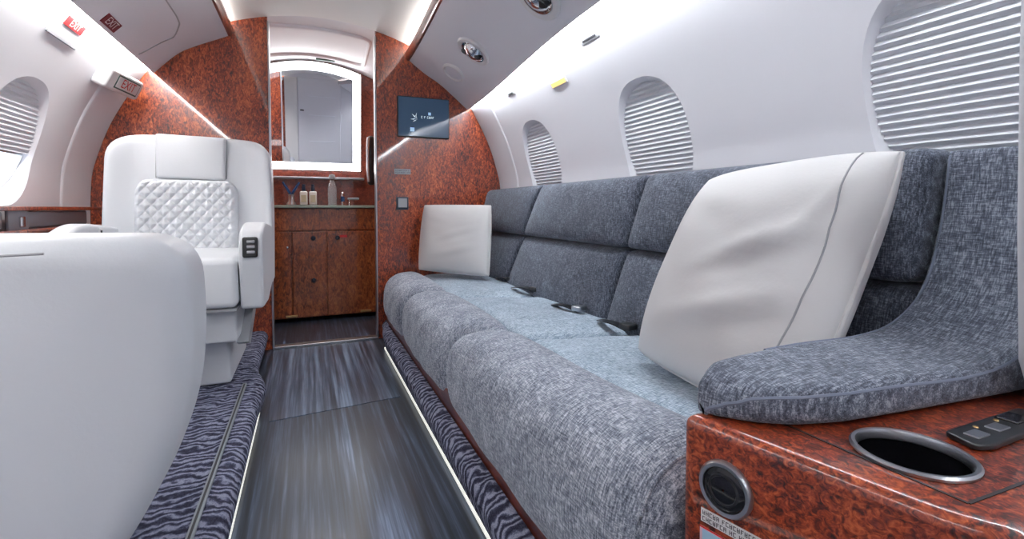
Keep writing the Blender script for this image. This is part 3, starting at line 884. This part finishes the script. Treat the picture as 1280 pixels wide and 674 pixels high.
pillow('pillow', (.475, 2.235, .342), (.700, 1.90, .342), (.742, 1.985, .640), (.515, 2.285, .642), .11, 'small pale grey leather pillow at the far end of the sofa by the bulkhead', 'pillow', .03, seed=5)

# ------------------------------------------------------------------ end table with cup holder
et = thing('end_table', (.66, .27, .09), 'glossy reddish burl wood end table with cup holder at the near end of the sofa', 'end table')
foot = round_poly([(.3645, .398), (.425, .160), (.52, .135), (.925, .135), (.925, .398)], [.018, .05, .06, .04, .04], 6)
CH = Vector((.492, .2475, .41))
from mathutils.geometry import tessellate_polygon
mb = MB(); n_ = len(foot); er = .012; nf = []
for i in range(n_):
    t_ = (foot[(i+1) % n_]-foot[i-1]).normalized(); nf.append(Vector((t_.y, -t_.x)))
ctr_ = Vector((.65, .27))
if (foot[0]-ctr_).dot(nf[0]) < 0: nf = [-q for q in nf]
rings_ = [[(p.x, p.y, .001) for p in foot]]
for j in range(7):
    a_ = pi/2*j/6; rings_.append([(p.x-q.x*er*(1-cos(a_)), p.y-q.y*er*(1-cos(a_)), .41-er+er*sin(a_)) for p, q in zip(foot, nf)])
loft(mb, rings_, True, False)
outer_ = [Vector(p) for p in rings_[-1]]; hole_ = [CH+Vector((cos(2*pi*i/48)*.0435, sin(2*pi*i/48)*.0435, 0)) for i in range(48)]
tris = tessellate_polygon([outer_, hole_]); mb.add(outer_+hole_, [list(t_) for t_ in tris])
mb.add([p for p in hole_]+[p-Vector((0, 0, .085)) for p in hole_], [[i, (i+1) % 48, (i+1) % 48+48, i+48] for i in range(48)])
mb.build('cabinet_body', 'burl_console', et, 40)
mb = MB(); lathe(mb, [(.0455, .0005), (.0462, .003), (.0445, .0048), (.0415, .0045), (.0405, .002), (.0400, -.004), (.0432, -.006), (.0432, -.002)], CH, (0, 0, 1), 56); ring = mb.build('cup_holder', 'steel', et)
mb = MB()
V = []; prof = [(.0428, .0), (.0425, -.070), (.040, -.078), (.001, -.079)]
rings_ = [[CH+Vector((cos(2*pi*i/48)*r_, sin(2*pi*i/48)*r_, h_)) for i in range(48)] for r_, h_ in prof]
loft(mb, rings_, True, False); mb.build('cup_liner', 'dark_gloss', ring)
# inlay outline on the top
mb = MB()
for a, b_ in (((.441, .372), (.449, .189)), ((.449, .189), (.60, .184))):
    a, b_ = Vector((*a, .4102)), Vector((*b_, .4102)); d = (b_-a).normalized(); s = Vector((-d.y, d.x, 0))*.0013
    loft(mb, [[p-s, p+s, p+s+Vector((0, 0, .0006)), p-s+Vector((0, 0, .0006))] for p in (a, b_)])
mb.build('inlay_line', 'dark', et)
# outlet plate
op = [(.551, .2285), (.560, .256), (.70, .256), (.70, .224), (.567, .222)]
mb = MB(); slab(mb, round_poly(op, .006, 4), .006, .002, lambda a, b_, d: Vector((a, b_, .4162-d)), 0, 0, 3); pl = mb.build('outlet_plate', 'black', et)
mb = MB()
for x in (.578, .615): box(mb, (x, .239, .4166), (.020, .012, .002), .0006)
mb.build('socket', 'steel', pl)
mb = MB(); box(mb, (.655, .243, .4166), (.028, .018, .003), .001); mb.build('socket', 'dark_gloss', pl)
for x in (.597, .635):
    mb = MB(); lathe(mb, [(.0025, 0), (.002, .001), (.0003, .0012)], (x, .248, .4162), (0, 0, 1), 12); mb.build('pin', 'gold', pl)
# front face fittings
p0 = Vector((.366, .392, 0)); fd = Vector((.059, -.232, 0)).normalized(); fn_ = Vector((-abs(fd.y), -fd.x, 0)).normalized()
def face(s, z, out=0): return Vector((p0.x+fd.x*s, p0.y+fd.y*s, z))+fn_*out
lc = face(.047, .352)
mb = MB(); lathe(mb, [(.0275, -.001), (.0275, .003), (.0255, .006), (.022, .0055), (.0215, .002)], lc, fn_, 40); lt = mb.build('latch', 'steel', et)
mb = MB(); lathe(mb, [(.0215, .0), (.0208, .0040), (.017, .0055), (.001, .0058)], lc, fn_, 36); mb.build('latch_button', 'dark_gloss', lt)
mb = MB(); lathe(mb, [(.0165, .0045), (.0150, .0068), (.0135, .0068), (.0125, .005)], lc, fn_, 36); mb.build('button_ring', 'black', lt)
# placard with print below the latch
upv = Vector((0, 0, 1))
fmF = frame_map(face(.07, .3135), fd, upv, -fn_)
R = Matrix(((fd.x, 0, fn_.x), (fd.y, 0, fn_.y), (0, 1, fn_.z)))
mb = MB(); box(mb, face(.068, .3135, .0004), (.094, .014, .0012), .0003, R); pk = mb.build('warning_label', 'label_white', et)
mb = MB()
for k in range(2): glyph_row(mb, frame_map(face(.068, .3168-.0064*k, .0011), fd, upv, -fn_), -.045, .045, 0, .0046, 20+k)
mb.build('lettering', 'label_ink', pk)
mb = MB(); box(mb, face(.048, .288, .0004), (.056, .026, .0012), .0003, R); pk2 = mb.build('instruction_label', 'pink', et)
mb = MB(); box(mb, face(.034, .293, .0010), (.022, .012, .0008), .0002, R); mb.build('pictogram', 'blue_label', pk2)
mb = MB(); box(mb, face(.048, .3006, .0010), (.056, .0014, .0008), .0002, R); mb.build('red_border', 'red', pk2)

# white stitched panel at the right edge of the photo, standing on the end table
wp = thing('padded_panel', (.80, .255, .41), 'tall white stitched leather panel at the extreme right edge', 'panel')
pol = [(.740, .412), (.712, .46), (.699, .60), (.690, .80), (.688, 1.06), (.78, 1.10), (.84, 1.06), (.84, .412)]
mb = MB(); slab(mb, pol, .045, .012, lambda a, b_, d: Vector((a, .220+d, b_)), .004, 0, 5); mb.build('pad', 'leather', wp, 50)
mb = MB()
for i in range(60):
    z = .45+.6*i/60; x = .700 if z > .62 else .700+(.62-z)*.08
    box(mb, (x, .2175, z), (.0014, .002, .0055), .0005)
mb.build('stitching', 'grey_plastic', wp)

# ------------------------------------------------------------------ white armchair facing us
def armchair():
    T = thing('leather_seat', (-.36, 1.85, .09), 'white leather armchair with quilted back facing the camera by the wooden bulkhead', 'armchair')
    Yb = 1.90
    lean = lambda z: .10*max(0, z-.45)
    mp = lambda a, b_, d: Vector((a, Yb+lean(b_)+d, b_))
    # shell: wide back with rounded shoulders and side wings coming forward
    cxm, hw = -.357, .24
    wing = lambda a: -.055*max(0, (abs(a-cxm)-.155)/.085)**1.6 if abs(a-cxm) > .155 else 0
    mpw = lambda a, b_, d: Vector((a, Yb+lean(b_)+d+(wing(a) if d < .06 else wing(a)*.4), b_))
    ol = round_poly([(-.597, .36), (-.117, .36), (-.115, .60), (-.122, .868), (-.32, .880), (-.40, .880), (-.592, .872), (-.597, .60)], [.02, .02, .05, .085, .2, .2, .085, .05], 8)
    mb = MB(); slab(mb, ol, .13, .035, mpw, .004, .03, 14, None, .015); mb.build('backrest', 'leather', T, 60)
    hd = round_poly([(-.458, .728), (-.262, .724), (-.258, .872), (-.462, .876)], .010, 4)
    mb = MB(); slab(mb, hd, .05, .012, lambda a, b_, d: Vector((a, Yb-.024+lean(b_)+d, b_)), .006, 0, 8, None, .012); hr_ = mb.build('headrest', 'leather', T, 60)
    for x_ in (-.461, -.259):
        mb = MB(); tube(mb, [(x_, Yb-.004+lean(z_), z_) for z_ in (.73, .78, .83, .866)], .0022, 6); mb.build('seam', 'grey_plastic', hr_)
    P = .034
    def quilt(p, u):
        x = -.367+p.x*(1-.16*max(0, (u.z-.62)/.38)**2.2); z = .581+p.z
        s_ = abs(sin(pi*((x+.36)+(z-.6)*.86)/P)); t_ = abs(sin(pi*((x+.36)-(z-.6)*.86)/P))
        e = min(1, (1-max(abs(u.x), abs(u.z)))*12)
        d = .015*(min(s_, t_)**.45)*e if u.y < -.5 else 0
        return (x, Yb-.020+lean(z)+p.y-d+(-.006*(1-u.x**2)*(1-u.z**2) if u.y < 0 else 0), z)
    mb = MB(); rbox(mb, (0, 0, 0), (.288, .05, .284), .014, (90, 1, 90), 4, quilt); mb.build('quilted_panel', 'leather', T, 80)
    # seat cushion
    def puff(p, u): return (p.x, p.y-(.008*(1-u.x**2)*(1-abs(u.z)**2) if u.y < 0 else 0), p.z+(.010*(1-u.x**2)*(1-u.y**2) if p.z > 0 else 0))
    mb = MB(); rbox(mb, (-.357, 1.70, .425), (.352, .42, .138), .018, (10, 10, 3), 5, puff); mb.build('seat_cushion', 'leather', T, 60)
    mb = MB(); rbox(mb, (-.358, 1.705, .349), (.348, .40, .010), .003, (2, 2, 1), 2); mb.build('seam_gap', 'grey_plastic', T)
    def taper(k):
        return lambda p, u: (p.x-.02*(1-u.z)/2*u.x*0, p.y+k*(1-u.z)/2, p.z)
    mb = MB(); rbox(mb, (-.364, 1.745, .294), (.346, .39, .098), .010, (6, 6, 2), 4, taper(.012)); mb.build('leg_rest', 'leather', T, 60)
    mb = MB(); rbox(mb, (-.384, 1.862, .1675), (.320, .40, .149), .010, (4, 4, 2), 4, taper(.012)); mb.build('base', 'leather', T, 60)
    mb = MB()
    loft(mb, [[(x, 1.60, .235), (x, 1.66, .215), (x, 2.02, .365), (x, 2.02, .395), (x, 1.9, .38)] for x in (-.200, -.168)]); mb.build('side_frame', 'grey_plastic', T)
    # arms: sloping front, rounded top
    for x0, x1, c_ in ((-.178, -.118, 1), (-.607, -.556, 0)):
        yf = 1.49 if c_ else 1.52
        prof = round_poly([(yf+.035, .345), (yf+.20, .335), (2.00, .39), (2.02, .56), (yf+.12, .590), (yf+.010, .560), (yf, .50)], [.012, .02, .03, .03, .06, .035, .06], 6)
        mb = MB(); slab(mb, prof, x1-x0, .011, lambda a, b_, d, x0=x0: Vector((x0+d, a, b_)), .002, .002, 6, None, .02); ar = mb.build('armrest', 'leather', T, 40)
        if c_:
            fa = Vector((0, .035, .07)).normalized(); nr_ = Vector((0, -.9, .42)).normalized(); R = Matrix(((1, 0, 0), (0, fa.y, nr_.y), (0, fa.z, nr_.z)))
            c = Vector((-.148, yf-.001, .522))
            R = Matrix.Rotation(radians(-4), 3, 'X') @ Matrix(((1, 0, 0), (0, 0, -1), (0, 1, 0)))
            mb = MB(); rbox(mb, c, (.038, .056, .012), .0055, (2, 2, 1), 4, None, R); cp = mb.build('control_panel', 'black', ar)
            mb = MB()
            for dz in (-.013, .002, .016): rbox(mb, c+Vector((.002, -.0062, dz)), (.020, .004, .008), .0019, (1, 1, 1), 2)
            mb.build('button', 'steel', cp)
        else:
            mb = MB(); box(mb, (x1+.001, 1.745, .556), (.004, .022, .032), .002); bz = mb.build('recline_plate', 'white_plastic', ar)
            mb = MB(); box(mb, (x1+.003, 1.745, .556), (.004, .010, .018), .001); mb.build('recline_button', 'black', bz)
    return T
armchair()

# low-backed seat in the foreground, seen from behind
fs = thing('leather_seat', (-.36, .72, .09), 'white leather seat in the left foreground seen from behind', 'armchair')
ol = round_poly([(-.50, .20), (-.235, .20), (-.150, .325), (-.117, .42), (-.110, .50), (-.114, .602), (-.30, .606), (-.46, .604), (-.62, .598), (-.61, .48), (-.58, .35)], [.05, .08, .09, .06, .06, .095, .1, .1, .08, .06, .06], 10)
mb = MB(); slab(mb, ol, .12, .030, lambda a, b_, d: Vector((a, .545+.10*(b_-.4)*-.35+d+.02*((a+.36)/.25)**2, b_)), .014, .0, 14, None, .015); bk_ = mb.build('backrest', 'leather_back', fs, 60)
mb = MB(); tube(mb, catmull([(-.60, .538, .570), (-.45, .5275, .583), (-.30, .527, .588), (-.21, .537, .5905)], 8), .0012, 6); mb.build('seam', 'grey_plastic', bk_)
mb = MB(); rbox(mb, (-.42, .86, .36), (.34, .40, .13), .035, (8, 8, 3), 5); mb.build('seat_cushion', 'leather', fs, 60)
mb = MB(); rbox(mb, (-.42, .82, .195), (.30, .34, .205), .02, (2, 2, 2), 3); mb.build('base', 'leather', fs, 60)
for x in (-.245, -.61):
    mb = MB(); rbox(mb, (x, .84, .37), (.05, .36, .20), .02, (2, 4, 2), 4); mb.build('armrest', 'leather', fs, 60)

# ------------------------------------------------------------------ side ledge under the left windows
lg = thing('side_ledge', (-.75, 1.55, .09), 'low side ledge with wooden top and grey panels below the left window', 'side ledge')
mb = MB(); box(mb, (-.742, 1.57, .628), (.075, 1.36, .012), .003); mb.build('top_board', 'burl', lg)
mb = MB()
rbox(mb, (-.742, 1.30, .597), (.028, .72, .048), .006, (1, 2, 1), 3); rbox(mb, (-.742, 1.975, .597), (.028, .40, .048), .006, (1, 2, 1), 3)
fp = mb.build('front_panel', 'grey_panel', lg)
mb = MB(); box(mb, (-.724, 1.715, .597), (.008, .10, .056), .003); lt2 = mb.build('table_latch', 'grey_panel', lg)
mb = MB(); rbox(mb, (-.718, 1.725, .592), (.008, .022, .030), .003, (1, 1, 1), 3); mb.build('latch_lever', 'chrome', lt2)
mb = MB(); box(mb, (-.730, 1.55, .567), (.10, 1.32, .012), .004); mb.build('lower_shelf', 'burl', lg)
mb = MB(); box(mb, (-.735, 1.55, .328), (.055, 1.30, .470), .004); mb.build('cabinet_body', 'grey_panel', lg)

# ------------------------------------------------------------------ galley unit
gu = thing('vanity_cabinet', (-.03, 2.94, 0), 'brown burl vanity cabinet with small round knobs at the end of the aisle', 'cabinet')
mb = MB(); box(mb, (-.032, 2.942, .32), (.825, .11, .60), .004); mb.build('cabinet_body', 'burl_dark', gu)
mb = MB(); box(mb, (-.032, 2.928, .637), (.83, .145, .014), .003); mb.build('worktop', 'counter', gu)
mb = MB(); box(mb, (-.032, 2.882, .565), (.822, .012, .12), .003); mb.build('fascia_panel', 'burl_dark', gu)
for x0, x1, kx in ((-.445, -.088, None), (-.082, .092, .042), (.096, .380, .150)):
    mb = MB(); box(mb, ((x0+x1)/2, 2.882, .262), (x1-x0, .012, .470), .003); d_ = mb.build('door', 'burl_dark', gu)
    if kx is not None:
        for z in ((.462, .228) if kx < .1 else (.462,)):
            mb = MB(); lathe(mb, [(.012, 0), (.013, .006), (.011, .012), (.004, .014), (.0005, .014)], (kx if kx > .1 else .024, 2.876, z), (0, -1, 0), 20); mb.build('knob', 'navy', d_)
    else:
        mb = MB(); lathe(mb, [(.006, 0), (.006, .004), (.0005, .005)], (-.108, 2.876, .415), (0, -1, 0), 16); mb.build('lock', 'chrome', d_)
for x in (-.09, .30):
    mb = MB(); box(mb, (x, 2.872, .035), (.06, .010, .012), .002); mb.build('hinge', 'gold', gu)
mb = MB(); box(mb, (.182, 2.875, .470), (.040, .002, .013), .0005); rl = mb.build('red_label', 'red', gu)

# illuminated mirror
TILT = radians(6.5)
def mz(x, ins=0): return 1.446-ins-.75*(x-.04)**2
mo = Vector((0, 2.985, .845)); mu = Vector((0, -sin(TILT), cos(TILT))); mn = Vector((0, cos(TILT), sin(TILT)))
mir = thing('vanity_mirror', (.0, 2.985, .845), 'arched mirror with a glowing white frame above the vanity', 'mirror')
fmM = lambda a, z, d: mo+Vector((1, 0, 0))*a+mu*(z-.845)+mn*d
def arch(x0, x1, zb, ins):
    n = 20
    return [(x0, zb), (x1, zb)]+[(x1+(x0-x1)*i/n, mz(x1+(x0-x1)*i/n, ins)) for i in range(n+1)]
outer = arch(-.38, .289, .848, 0); inner = arch(-.34, .247, .889, .045)
mb = MB()
rr = [[fmM(a, z, d) for a, z in q] for q, d in ((outer, .010), (outer, -.006), (inner, -.006), (inner, .010))]; rr.append(rr[0])
loft(mb, rr, True, False); mb.build('light_frame', 'led_mirror', mir, 30)
mb = MB(); loft(mb, [[fmM(a, z, d) for a, z in arch(-.342, .249, .887, .043)] for d in (.0, .004)]); mb.build('mirror_glass', 'mirror', mir, 30)
mb = MB(); loft(mb, [[fmM(a, z, d) for a, z in arch(-.38, .292, .845, -.003)] for d in (.011, .02)]); mb.build('backing', 'mahogany', mir, 30)
# rail below the mirror
mb = MB(); box(mb, (-.05, 2.992, .802), (.72, .024, .012), .003); tag(mb.build('shelf_rail', 'steel'), 'thin metal rail on the wood just below the glowing mirror', 'rail')
mb = MB(); box(mb, (.10, 2.885, 1.456), (.10, .014, .022), .004); pl_ = mb.build('door_latch', 'green'); tag(pl_, 'small dark green plate above the mirror arch', 'plate')
# things on the vanity top
def bottle(x, label):
    T = thing('soap_bottle', (x, 2.935, .644), label, 'bottle', 'pump bottles by the basin')
    mb = MB(); rbox(mb, (x, 2.935, .684), (.040, .036, .078), .007, (1, 1, 1), 3); mb.build('flask', 'soap', T)
    mb = MB(); box(mb, (x, 2.9162, .682), (.026, .002, .040), .0006); mb.build('paper_label', 'soap_label', T)
    mb = MB(); lathe(mb, [(.010, .0), (.010, .018), (.0085, .026), (.0085, .040), (.001, .041)], (x, 2.935, .722), (0, 0, 1), 20); mb.build('cap', 'navy', T)
bottle(-.022, 'square white bottle with dark cap, left of the pair on the vanity')
bottle(.026, 'square white bottle with dark cap, right of the pair on the vanity')
T = thing('dispenser', (-.085, 2.935, .644), 'dark two-spout faucet at the left end of the vanity top', 'faucet')
mb = MB(); lathe(mb, [(.026, 0), (.024, .012), (.016, .024), (.014, .05), (.017, .06), (.001, .064)], (-.085, 2.935, .644), (0, 0, 1), 20); mb.build('body', 'steel', T)
for s in (-1, 1):
    mb = MB(); tube(mb, [(-.085, 2.935, .70), (-.085+s*.016, 2.925, .728), (-.085+s*.042, 2.915, .772)], [.007, .0075, .006], 10); mb.build('lever', 'blue_metal', T)
T = thing('hand_basin_tray', (-.04, 2.90, .644), 'flat black tray beneath the pair of white bottles', 'tray')
mb = MB(); box(mb, (-.03, 2.93, .6455), (.17, .07, .004), .001); mb.build('tray_plate', 'black', T)
T = thing('glass_bottle', (.128, 2.935, .644), 'tall clear glass bottle with dark stopper on the vanity', 'bottle')
mb = MB(); lathe(mb, [(.022, 0), (.024, .01), (.024, .10), (.018, .125), (.012, .135), (.011, .155)], (.128, 2.935, .644), (0, 0, 1), 24); mb.build('flask', 'bottle_glass', T)
mb = MB(); lathe(mb, [(.017, .150), (.018, .165), (.014, .176), (.001, .178)], (.128, 2.935, .644), (0, 0, 1), 20); mb.build('stopper', 'grey_panel', T)
T = thing('mini_bottle', (.184, 2.935, .644), 'slim little bottle with blue band right of the glass bottle', 'bottle')
mb = MB(); lathe(mb, [(.010, 0), (.0105, .03), (.0105, .058), (.008, .072), (.001, .078)], (.184, 2.935, .644), (0, 0, 1), 18); mb.build('flask', 'chrome', T)
mb = MB(); lathe(mb, [(.0108, .022), (.0112, .024), (.0112, .05), (.0108, .052)], (.184, 2.935, .644), (0, 0, 1), 18); mb.build('band', 'blue_metal', T)
T = thing('basin_tap', (.235, 2.935, .644), 'low flat tap at the right end of the vanity top', 'faucet')
mb = MB(); lathe(mb, [(.010, 0), (.008, .008), (.007, .034)], (.222, 2.945, .644), (0, 0, 1), 16); mb.build('stem', 'chrome', T)
mb = MB(); rbox(mb, (.242, 2.930, .683), (.064, .024, .012), .005, (2, 1, 1), 3); mb.build('spout', 'grey_panel', T)
# black handset on the doorway's right wall
T = thing('handset', (.328, 2.80, .76), 'black tubular handset hanging inside the doorway right of the mirror', 'handset')
mb = MB(); rbox(mb, (.330, 2.80, .895), (.044, .045, .275), .018, (1, 1, 4), 4); mb.build('grip', 'black', T)
mb = MB(); tube(mb, [(.312, 2.772, .775), (.308, 2.768, .83), (.308, 2.768, .96), (.312, 2.772, 1.02)], .008, 10); mb.build('steel_edge', 'steel', T)
mb = MB(); box(mb, (.3705, 2.80, .895), (.037, .03, .14), .003); mb.build('wall_bracket', 'dark', T)

L = bpy.data.lights.new('galley_fill_light', 'AREA'); L.shape = 'DISK'; L.size = .07; L.energy = 3.5; L.color = (1, .95, .88)  # added lamp with no fitting, brightens the galley and its bottles
o = bpy.data.objects.new('galley_fill_light', L); COL.objects.link(o); o.location = (.06, 2.62, 1.455)
# unseen spots added at the right console vents to brighten patches of the sofa
for nm, loc, aim, e in (('sofa_fill_spot', (.640, 1.80, 1.165), (.835, 1.62, .50), 9), ('sofa_fill_spot', (.640, 1.27, 1.165), (.66, 1.00, .33), 3)):
    L = bpy.data.lights.new(nm, 'SPOT'); L.energy = e; L.spot_size = radians(42); L.spot_blend = 1; L.shadow_soft_size = .02; L.color = (.86, .94, 1)
    o = bpy.data.objects.new(nm, L); COL.objects.link(o); o.location = loc
    o.rotation_euler = (Vector(aim)-Vector(loc)).to_track_quat('-Z', 'Y').to_euler()

# ------------------------------------------------------------------ daylight and exposure
w = bpy.data.worlds.new('daylight'); SC.world = w; w.use_nodes = True
w.node_tree.nodes['Background'].inputs[0].default_value = (.82, .90, 1, 1); w.node_tree.nodes['Background'].inputs[1].default_value = 4.0
for o in list(bpy.data.objects):
    if '_o' in o: del o['_o']
SC.view_settings.view_transform = 'Standard'; SC.view_settings.look = 'None'; SC.view_settings.gamma = 1; SC.view_settings.use_curve_mapping = False
SC.view_settings.exposure = 0.0
SC.cycles.max_bounces = 10; SC.cycles.diffuse_bounces = 6; SC.cycles.sample_clamp_indirect = 6
